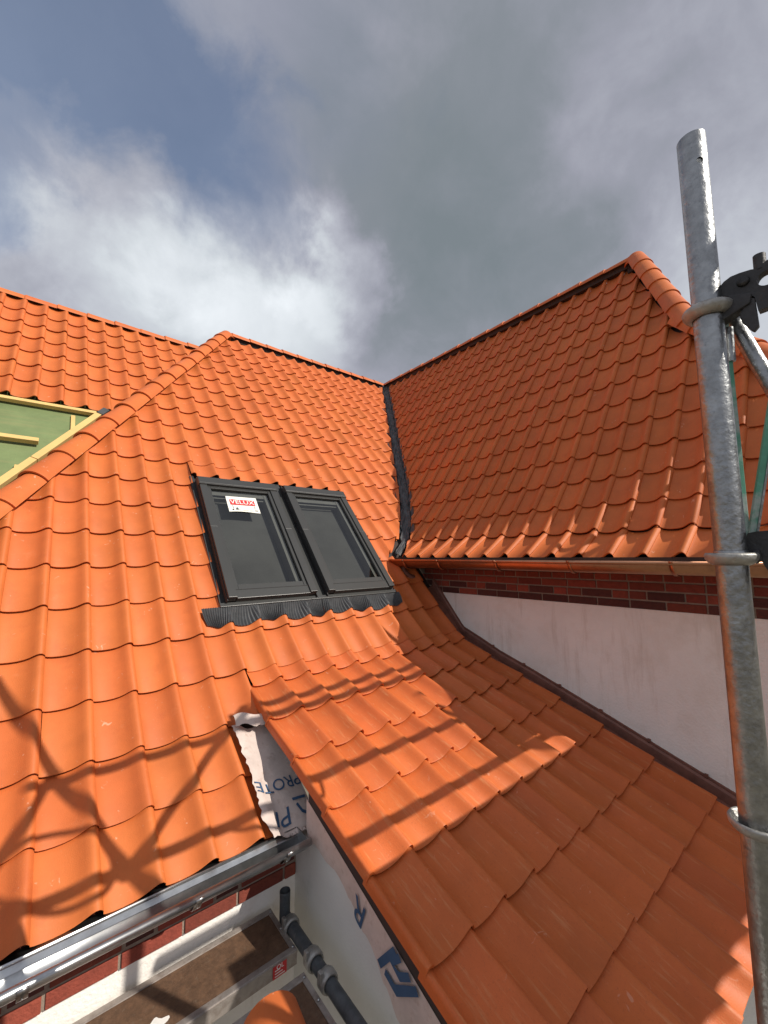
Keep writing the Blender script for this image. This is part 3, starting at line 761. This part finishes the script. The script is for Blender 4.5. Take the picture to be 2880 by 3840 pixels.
# ------------------------------------------------------------------ wall below the main eaves
wallP = thing('plastered_wall', (1, 9.9, -20), 'lit white plaster strip and red brick course below the zinc gutter', 'wall')
box('plaster', (-14, 9.74, -24), (5.58, 10.6, -7.60), M['plaster'], wallP)
box('mortar_bed', (-14, 9.70, -7.595), (5.58, 10.6, -6.45), M['mortar'], wallP)
for row in range(4):
    zc = -7.46+row*.312; x = -5.0+(.27 if row % 2 else 0)+(.3 if row == 1 else 0); k = 0
    while x < 4.98:
        head = row == 1 and k % 2 == 1
        L = min(.50 if head else 1.04, 5.12-x)
        if head: brick((x+L/2, 9.7485, zc), X, Y, L-.02, .262, .1, M['dark_brick_and_notch_shade'], wallP)      # dark face painted in for the shade of open notches
        else: brick((x+L/2, 9.785-random.uniform(0, .02)-(.05 if row > 1 else 0), zc), X, Y, L, .258, .22, M['brick'], wallP)
        x += L+.055; k += 1
wallS = thing('plastered_wall', (5.3, 6, -20), 'grey white side wall in shade under the catslide verge', 'wall')
ys = [2.3, 5, 7, 8.2, 9.12]
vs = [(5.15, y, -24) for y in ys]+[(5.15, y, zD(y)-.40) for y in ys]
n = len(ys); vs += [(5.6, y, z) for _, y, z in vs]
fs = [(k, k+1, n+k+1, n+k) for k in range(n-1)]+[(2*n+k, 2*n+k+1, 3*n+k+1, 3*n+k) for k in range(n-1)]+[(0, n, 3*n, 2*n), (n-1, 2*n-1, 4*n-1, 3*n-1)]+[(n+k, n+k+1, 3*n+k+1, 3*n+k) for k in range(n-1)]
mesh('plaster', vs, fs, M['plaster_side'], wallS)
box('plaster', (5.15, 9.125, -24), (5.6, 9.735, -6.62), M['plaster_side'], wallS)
gA = thing('zinc_gutter', (1, 9, -6.6), 'shiny zinc gutter along the lower edge of the sunlit roof', 'gutter')
gutter(gA, None, (-7, 9.06, -6.34), (4.98, 9.06, -6.34), -Y, .30, M['zinc'], bead=.068)
prism('end_cap', [(4.985, 9.06-.30*math.cos(t), -6.34-.30*math.sin(t)) for t in [math.pi*k/14 for k in range(15)]], X, .02, M['zinc'], gA)
vs = [(-7, 9.74, -6.40), (4.97, 9.74, -6.40), (4.97, 9.375, -6.385), (-7, 9.375, -6.385), (-7, 9.25, -6.46), (4.97, 9.25, -6.46)]
mesh('drip_edge', vs, [(0, 1, 2, 3), (3, 2, 5, 4)], M['zinc'], gA)
for x in (-2.3, .15, 2.62, 4.45):
    pr = [(9.06-.325*math.cos(math.pi*k/14), -6.35-.325*math.sin(math.pi*k/14)) for k in range(11)]
    pr = [(8.60, -6.27), (8.61, -6.35)]+pr
    vs = []
    for xx in (x-.07, x+.07): vs += [(xx, a, b) for a, b in pr]
    n = len(pr); o = mesh('bracket', vs, [(k, k+1, n+k+1, n+k) for k in range(n-1)], M['zinc'], gA, smooth=True)
    md = o.modifiers.new('thickness', 'SOLIDIFY'); md.thickness = .02*S; md.offset = 1
    lathe('rivet', [(.0, .022), (.022, .016), (.026, 0), (0, 0)], (x, 8.80, -6.545), M['zinc'], o, seg=10, axis=V(0, -.85, -.5))

# ------------------------------------------------------------------ torn roofing membrane in the gap
mem = thing('roofing_membrane', (4.9, 9.5, -6.4), 'torn pinkish white roofing membrane with blue print hanging beside the verge', 'membrane')
def mem_z(x, y):
    e = max(0, min(1, (x-4.3)/.9))
    k = max(0, min(1, (4.72-x)/.4)); k = k*k*(3-2*k)
    return zA(y)-.06+.22*k+.018*math.sin(x*7+y*2.3)+.014*math.sin(y*8.1-x*5)+.012*math.sin(y*17+x*13)*k
vs, fs = [], []
ny, nxm = 34, 14
rnd = random.Random(3)
for a in range(ny+1):
    y = 9.18+(11.75-9.18)*a/ny
    xl = 4.27-.04*math.sin(y*2.2)+.03*rnd.uniform(-1, 1)+(.12 if y < 9.6 else 0)*(9.6-y)/.4
    for b in range(nxm+1):
        x = xl+(5.52-xl)*b/nxm
        yb = y+(.14*math.sin(b/nxm*3.1) if a == 0 else 0)
        vs.append((x, yb, mem_z(x, yb)))
for a in range(ny):
    for b in range(nxm): q = a*(nxm+1)+b; fs.append((q, q+1, q+nxm+2, q+nxm+1))
mesh('sheet', vs, fs, M['membrane'], mem, smooth=True)
low = [(11.9, -5.2), (10.5, -5.75), (9.35, -6.28), (9.0, -6.45), (8.5, -6.52), (8.0, -6.60), (7.5, -6.76), (7.2, -6.98), (6.9, -7.10), (6.6, -7.22), (6.3, -7.55), (5.95, -7.86), (5.4, -8.15), (4.8, -8.5), (4.0, -8.8)]
vs, fs = [], []; nb = 8; na_ = 60
for a in range(na_+1):
    y = 9.16+(4.0-9.16)*a/na_
    zl = interp(low, y)+.03*rnd.uniform(-1, 1); zt = zD(y)-.58
    for b in range(nb+1):
        t = b/nb; z = zt+(zl-zt)*t
        vs.append((5.128-.03*t*(1+math.sin(y*3.1))*.5-.012*math.sin(y*8+z*5)*t, y, z))
for a in range(na_):
    for b in range(nb): q = a*(nb+1)+b; fs.append((q, q+1, q+nb+2, q+nb+1))
mesh('hanging_sheet', vs, fs, M['membrane'], mem, smooth=True)
vs, fs = [], []
for a in range(13):
    u = a/12; x = 4.30+.92*u
    for b in range(8):
        v = b/7
        y = 11.95-.42*v+.04*math.sin(u*9)*v+(.05*rnd.uniform(-1, 1) if b == 7 else 0)-.12*u
        vs.append((x, y, zA(y)+.16+.24*math.sin(v*2.6)+.05*math.sin(u*6)+.10*(u > .8)*(u-.8)))
for a in range(12):
    for b in range(7): q = a*8+b; fs.append((q, q+1, q+9, q+8))
mesh('turned_up_flap', vs, fs, M['membrane'], mem, smooth=True)
def drape(o, f):
    mw = Matrix.Translation(world_loc(o.parent)) @ o.matrix_basis; inv = mw.inverted()
    for v in o.data.vertices:
        p = (mw @ v.co)/S; v.co = inv @ (f(p)*S)
vA_low = V(0, 10.634-11.93, -5.44+4.63).normalized()
lie = lambda p: V(p.x, p.y, mem_z(p.x, p.y)+.02)
for ch, x, y, sz in (('P', 5.02, 10.31, .36), ('R', 4.86, 10.30, .36), ('O', 4.71, 10.29, .36), ('T', 4.56, 10.27, .36), ('E', 4.43, 10.25, .36)):
    pass
o = text_mesh('print', 'PROTE', .40, frame_mx((4.93, 10.24, zA(10.24)+.1), V(-1, -.03, 0), vA_low), M['ink'], mem)
for v in o.data.vertices: pass
drape(o, lie)
def clipx(o, xmax, xmin):
    mw = Matrix.Translation(world_loc(o.parent)) @ o.matrix_basis; inv = mw.inverted()
    bm = bmesh.new(); bm.from_mesh(o.data)
    for xx, sgn in ((xmax, 1), (xmin, -1)):
        bmesh.ops.bisect_plane(bm, geom=bm.verts[:]+bm.edges[:]+bm.faces[:], plane_co=inv @ V(xx*S, 0, 0), plane_no=inv.to_3x3() @ V(sgn, 0, 0), clear_outer=True)
    bm.to_mesh(o.data); bm.free()
clipx(o, 5.5, 4.27)
o = text_mesh('print', 'PI', .56, frame_mx((4.80, 9.62, zA(9.62)+.1), V(-1, -.03, 0), vA_low), M['ink'], mem, shear=.25); drape(o, lie); clipx(o, 5.5, 4.40)
def stroke(name, pts, w, f, nrm_, parent):
    """flat printed stroke along a polyline in the sheet's own plane"""
    vs, fs = [], []; pts = [Vector(p) for p in pts]
    for i, p in enumerate(pts):
        d = (pts[min(i+1, len(pts)-1)]-pts[max(i-1, 0)]).normalized(); sd = d.cross(nrm_).normalized()
        if 0 < i < len(pts)-1:
            d0 = (p-pts[i-1]).normalized(); k = 1/max(.5, abs(d.dot(d0)))
        else: k = 1
        vs += [f(p+sd*w*k/2), f(p-sd*w*k/2)]
    for i in range(len(pts)-1): fs.append((2*i, 2*i+1, 2*i+3, 2*i+2))
    return mesh(name, [tuple(v) for v in vs], fs, M['ink'], parent)
for pl in ([(5.02, 9.95), (5.10, 9.62)], [(4.96, 9.90), (4.98, 9.66), (5.10, 9.50)]):
    pass
stroke('print', [(5.12, 9.86, 0), (5.46, 9.84, 0)], .06, lie, Z, mem)
stroke('print', [(5.18, 9.74, 0), (5.24, 9.56, 0), (5.46, 9.46, 0)], .06, lie, Z, mem)
flat = lambda p: V(5.085, p.y, p.z)
stroke('print', [(5.1, 6.42, -7.31), (5.1, 5.97, -6.80)], .13, flat, X, mem)
stroke('print', [(5.1, 6.25, -7.31), (5.1, 5.97, -7.41), (5.1, 5.43, -7.04)], .13, flat, X, mem)
flat = lambda p: V(5.080, p.y, p.z)
stroke('print', [(5.1, 5.84, -6.82), (5.1, 6.07, -7.03), (5.1, 5.86, -7.12), (5.1, 5.60, -6.95)], .12, flat, X, mem)
text_mesh('print', 'R', .66, frame_mx((5.085, 7.02, -6.80), V(0, .93, .36), V(0, .36, -.93)), M['ink'], mem)
text_mesh('print', 'PROTECT', .42, frame_mx((5.085, 8.6, -6.02), V(0, .945, .33), V(0, .33, -.945)), M['ink'], mem) if False else None

# ------------------------------------------------------------------ scaffold decks, tubes and the odd tile in the corner pit
GD = 'scaffold decks in the corner below the gutter'
def deck(x0, x1, y0, y1, zt, label):
    d = thing('scaffold_deck', ((x0+x1)/2, (y0+y1)/2, zt-.3), label, 'scaffold deck', GD)
    box('board', (x0+.05, y0+.13, zt-.07), (x1-.10, y1-.13, zt-.02), M['ply'], d)
    for a, b in ((y0, y0+.13), (y1-.13, y1)):
        r_ = box('edge_rail', (x0, a, zt-.28), (x1, b, zt), M['alu_deck'], d, bevel=.015)
        box('rail_lip', (x0, a-.012 if a == y0 else b, zt-.06), (x1, a if a == y0 else b+.012, zt-.015), M['alu_deck'], r_)
    e = box('end_plate', (x1-.10, y0+.131, zt-.26), (x1-.005, y1-.131, zt-.004), M['alu_deck'], d)
    for yy_ in (y0+.10, (y0+y1)/2, y1-.10):
        lathe('rivet', [(0, .022), (.025, .014), (.03, 0), (0, 0)], (x1-.05, yy_, zt+.002), M['zinc'], d, seg=10)
    return d
dk1 = deck(-6, 4.46, 8.30, 9.58, -7.95, 'brown plywood scaffold deck nearest the brick course, white splash on it')
dk2 = deck(-6, 4.34, 6.55, 7.80, -7.95, 'second brown speckled scaffold deck, under the loose orange tile')
dk3 = deck(-6, 4.30, 5.05, 6.30, -7.95, 'third brown scaffold deck nearest the camera')
vs = [(1.98+.15*math.cos(t)*(1+.35*math.sin(3*t+1)), 8.62+.12*math.sin(t)*(1+.3*math.cos(4*t)), -7.966) for t in [2*math.pi*k/22 for k in range(22)]]
prism('white_splash', vs, Z, .006, M['white_ink'], dk1)
stk = thing('warning_sticker', (4.07, 8.29, -8.22), 'small red printed sticker on the side of the brown deck', 'sticker')
box('red_label', (3.93, 8.280, -8.21), (4.22, 8.286, -7.99), M['red'], stk)
for k in range(3): box('print_line', (3.97, 8.275, -8.18+.05*k), (4.18-.05*k, 8.278, -8.165+.05*k), M['white_ink'], stk)
text_mesh('lettering', 'OL', .12, frame_mx((4.08, 8.276, -8.03), X, Z), M['white_ink'], stk)
led = thing('scaffold_tube', (4.6, 6, -8), 'dark grey scaffold tube running along the white side wall', 'scaffold tube')
tube('tube', [(4.60, 9.10, -7.93), (4.57, 4.2, -7.93)], .125, M['pvc'], led)
tube('upright_spigot', [(4.60, 9.15, -8.3), (4.60, 9.15, -7.42)], .115, M['pvc'], led, caps=False)
lathe('spigot_bore', [(.095, .0), (.115, .0), (.118, -.03), (.095, -.9)], (4.60, 9.15, -7.41), M['pvc'], led)
box('spigot_inside', (4.52, 9.07, -7.7), (4.68, 9.23, -7.66), M['hole'], led)
for y, w in ((8.85, .10), (7.88, .12), (7.35, .11)):
    cl = lathe('coupler', [(.13, -w), (.165, -w), (.185, -w*.6), (.185, w*.6), (.165, w), (.13, w)], (4.59, y, -7.93), M['galv_rust'], led, axis=Y)
    box('coupler_bolt', (4.40, y-.05, -7.86), (4.47, y+.05, -7.70), M['galv_rust'], cl, bevel=.015)
lt = half_round('loose_ridge_tile', V(3.05, 5.35, -7.90), V(3.42, 7.30, -7.90), Z, .60, .50, M['tile'], None, arc=88)
tag(lt, 'loose half round orange ridge tile lying on the brown deck', 'tile')

# ------------------------------------------------------------------ the scaffold pole on the right
PX, PY = 4.80, .89
pole = thing('scaffold_pole', (PX, PY, -20), 'tall galvanised scaffold pole standing in front of the right roof', 'scaffold pole')
seg = 48
t0 = tube('tube', [(PX, PY, z) for z in [-20, -8, -4, -2, 0, 1.9, 3.2, 3.55, 3.95, 4.12]], .119, M['galv'], pole, seg=seg, caps=False)
md = t0.modifiers.new('wall', 'SOLIDIFY'); md.thickness = .019*S; md.offset = -1
hd_ = V(-.78, -.63, 0).normalized()
cut_v, cut_f = tube_geo([tuple(V(PX, PY, 3.79)+hd_*.05), tuple(V(PX, PY, 3.79)+hd_*.3)], .030, 24)
cme = bpy.data.meshes.new('cutter'); cme.from_pydata([tuple(Vector(v)*S) for v in cut_v], [], cut_f)
cbm = bmesh.new(); cbm.from_mesh(cme); bmesh.ops.recalc_face_normals(cbm, faces=cbm.faces); cbm.to_mesh(cme); cbm.free()
cob = bpy.data.objects.new('cutter', cme); COL.objects.link(cob)
bo = t0.modifiers.new('bore', 'BOOLEAN'); bo.object = cob; bo.operation = 'DIFFERENCE'; bo.solver = 'EXACT'
bpy.context.view_layer.update()
dg = bpy.context.evaluated_depsgraph_get(); nm = bpy.data.meshes.new_from_object(t0.evaluated_get(dg))
t0.modifiers.clear(); t0.data = nm; bpy.data.objects.remove(cob); bpy.data.meshes.remove(cme)
bm = bmesh.new(); bm.from_mesh(nm)
for e_ in bm.edges:
    if len(e_.link_faces) == 2 and e_.link_faces[0].normal.angle(e_.link_faces[1].normal, 0) > .6: e_.smooth = False
bm.to_mesh(nm); bm.free()
def cup(zc, r, name='rosette'):
    return lathe(name, [(.1165, -.045), (.135, -.055), (r-.02, -.03), (r, .0), (r+.006, .035), (r-.006, .055), (r-.022, .04), (r-.03, .005), (.14, -.012), (.1165, -.01)], (PX, PY, zc), M['galv_rust'], pole, seg=56)
cup(2.27, .195); cup(-.07, .19); cup(-2.32, .19)
cup(-4.6, .19)
for zc in (2.32, -.02):
    lathe('weld_collar', [(.116, -.05), (.125, -.04), (.125, .02), (.116, .03)], (PX, PY, zc), M['galv'], pole, seg=40)
# upper bracket: wedge head of a ledger
def ring_plate(name, outline, holes, xc, t, m, parent):
    """plate in the y-z plane at x = xc with round holes, cut by triangulating outline and holes together"""
    bm = bmesh.new()
    def loop(pts):
        vs_ = [bm.verts.new((0, p[0]*S, p[1]*S)) for p in pts]
        for a, b in zip(vs_, vs_[1:]+vs_[:1]): bm.edges.new((a, b))
    loop(outline)
    for (cy, cz, rr) in holes: loop([(cy+rr*math.cos(2*math.pi*k/20), cz+rr*math.sin(2*math.pi*k/20)) for k in range(20)])
    bmesh.ops.triangle_fill(bm, use_beauty=True, use_dissolve=False, edges=bm.edges[:])
    g = bmesh.ops.extrude_face_region(bm, geom=bm.faces[:])
    for v_ in [q for q in g['geom'] if isinstance(q, bmesh.types.BMVert)]: v_.co.x += t*S
    bmesh.ops.recalc_face_normals(bm, faces=bm.faces)
    me = bpy.data.meshes.new(name); bm.to_mesh(me); bm.free(); me.materials.append(m)
    return link(name, me, parent, Matrix.Translation(V(xc*S, 0, 0)))
lg = thing('ledger_bracket', (4.8504, 0.5805, 1.935), 'dark steel wedge bracket with round hole clamped near the pole top', 'scaffold bracket')
outl = [(0.7933, 2.4059), (0.7895, 2.4832), (0.7482, 2.5245), (0.6966, 2.5478), (0.6321, 2.5478), (0.5547, 2.5374), (0.516, 2.522), (0.4515, 2.5607), (0.258, 2.6187), (0.0645, 2.6574), (-0.0645, 2.5155), (-0.0645, 2.2188), (0.129, 2.1672), (0.387, 2.1414), (0.5353, 2.1349), (0.5483, 2.2704), (0.5741, 2.3026), (0.7095, 2.3607)]
ring_plate('plate', outl, [(0.4579, 2.4059, 0.0671), (0.1548, 2.3994, 0.0774)], 4.7988, 0.0968, M['steel_dark'], lg)
prism('jaw', [(4.8375, 0.7224, 2.3672), (4.8375, 0.5612, 2.3091), (4.8375, 0.5805, 2.2188), (4.8375, 0.7998, 2.1349), (4.8375, 0.8192, 2.193), (4.8375, 0.7353, 2.2704)], X, 0.1419, M['steel_dark'], lg, bevel=0.0155)
prism('wedge', [(4.8182, 0.587, 2.2833), (4.8182, 0.5483, 2.2575), (4.8182, 0.5392, 1.993), (4.8182, 0.5741, 1.9544), (4.8182, 0.5934, 1.9737), (4.8182, 0.6514, 2.0769), (4.8182, 0.6643, 2.1543)], X, 0.0516, M['steel_dark'], lg, bevel=0.0103)
lathe('rivet', [(0, 0.0387), (0.0387, 0.031), (0.049, 0), (0, 0)], (4.7988, 0.6128, 2.451), M['galv_rust'], lg, seg=18, axis=-X).data.materials[0] = M['steel_dark']
tube('wedge_stub', [(4.8375, 0.4967, 2.5155), (4.8375, 0.4941, 2.6574)], 0.0452, M['steel_dark'], lg)
tube('ledger', [(4.8633, 0.0645, 2.4123), (4.8762, -2.967, 2.4123)], 0.1484, M['galv'], lg, seg=28)
lg2 = thing('ledger_bracket', (4.902, 0.645, -0.1935), 'dark steel bracket clamped to the lower collar beside the green brace', 'scaffold bracket')
outl = [(0.8063, -0.0065), (0.8063, 0.0968), (0.774, 0.1613), (0.7095, 0.1742), (0.5805, 0.1806), (0.387, 0.1806), (0.129, 0.1806), (0.129, -0.258), (0.516, -0.3096), (0.645, -0.2193), (0.6902, -0.1161), (0.716, -0.0387), (0.7546, -0.0258)]
ring_plate('plate', outl, [(0.387, -0.0387, 0.0774)], 4.902, 0.0903, M['steel_dark'], lg2)
prism('wedge', [(4.902, 0.7546, 0), (4.902, 0.7031, 0.0129), (4.902, 0.6902, -0.0774), (4.902, 0.7353, -0.1161)], X, 0.0645, M['steel_dark'], lg2, bevel=0.0103)
tube('ledger', [(4.9536, 0.129, -0.0516), (4.9665, -2.967, -0.0516)], 0.1484, M['galv'], lg2, seg=28)
br = thing('scaffold_brace', (5.0955, 0.645, 1.548), 'round galvanised brace tube sloping down right behind the pole', 'scaffold brace')
tube('tube', [(5.0697, 0.8256, 2.4897), (5.0955, 0.258, 0.5934), (5.1213, -0.774, -2.967)], 0.0645, M['galv'], br, seg=24)
gb = thing('green_brace', (4.9665, 0.774, 0.129), 'flat green and grey painted brace bar leaning away from the lower bracket', 'scaffold brace')
bar('bar', (4.9794, 0.7637, 0.129), (5.0052, 0.2773, 2.6445), 0.0593, 0.0284, M['green'], gb, up=V(.75, .65, .1), bevel=.004)
bar('edge_strip', (4.9988, 0.7366, 0.129), (5.0246, 0.2503, 2.6445), 0.0206, 0.0387, M['galv'], gb, up=V(.75, .65, .1), bevel=.004)
gb2 = thing('green_brace', (4.9923, 0.7998, 0.129), 'thin upright green strip standing close behind the pole', 'scaffold brace')
bar('bar', (4.9794, 0.7972, 0.129), (4.9794, 0.7972, 2.193), 0.0452, 0.0387, M['green'], gb2, up=V(.75, .65, .1), bevel=.005)
tube('end_lug', [(4.9794, 0.7804, 1.806), (4.9794, 0.774, 2.1414)], 0.0361, M['galv'], gb2)

# ------------------------------------------------------------------ scaffold bay beside the photographer, whose rails throw the long shadows
bay = thing('scaffold_bay', (8.6, -2.3, -26), 'galvanised scaffold bay with upper deck and guard rails beside the roof', 'scaffold')
YB = -2.3
for x in (8.6, 20.5): tube('standard', [(x, YB, -26), (x, YB, 12.0)], .1155, M['galv'], bay)
for x in (8.6, 20.5): tube('standard', [(x, -7.9, -26), (x, -7.9, 12.0)], .1155, M['galv'], bay)
for z, xs_ in ((8.62, 12.6), (8.02, 8.0), (5.08, 6.5), (3.02, 9.0)): tube('guard_rail', [(xs_, YB, z), (24, YB, z)], .1155, M['galv'], bay)
tube('diagonal_brace', [(8.5, YB-.1, 5.0), (13.2, YB-.1, 9.0)], .10, M['galv'], bay)
tube('diagonal_brace', [(8.6, YB-.1, 8.3), (6.1, YB-.1, 5.1)], .10, M['galv'], bay)
box('deck_board', (9.6, -8.15, 2.10), (24, YB-.02, 2.22), M['ply'], bay)
pts = [(7.75+.85*math.cos(t), YB-.1+.05*math.sin(2*t), 5.75+.95*math.sin(t)) for t in [2*math.pi*k/40 for k in range(41)]]
tube('coiled_hose', pts, .06, M['pvc'], bay, seg=10, caps=False)
pts = [(10.6+1.3*t, YB-.1, 5.08-.55*math.sin(math.pi*t)) for t in [k/16 for k in range(17)]]
tube('hanging_rope', pts, .05, M['pvc'], bay, seg=8)
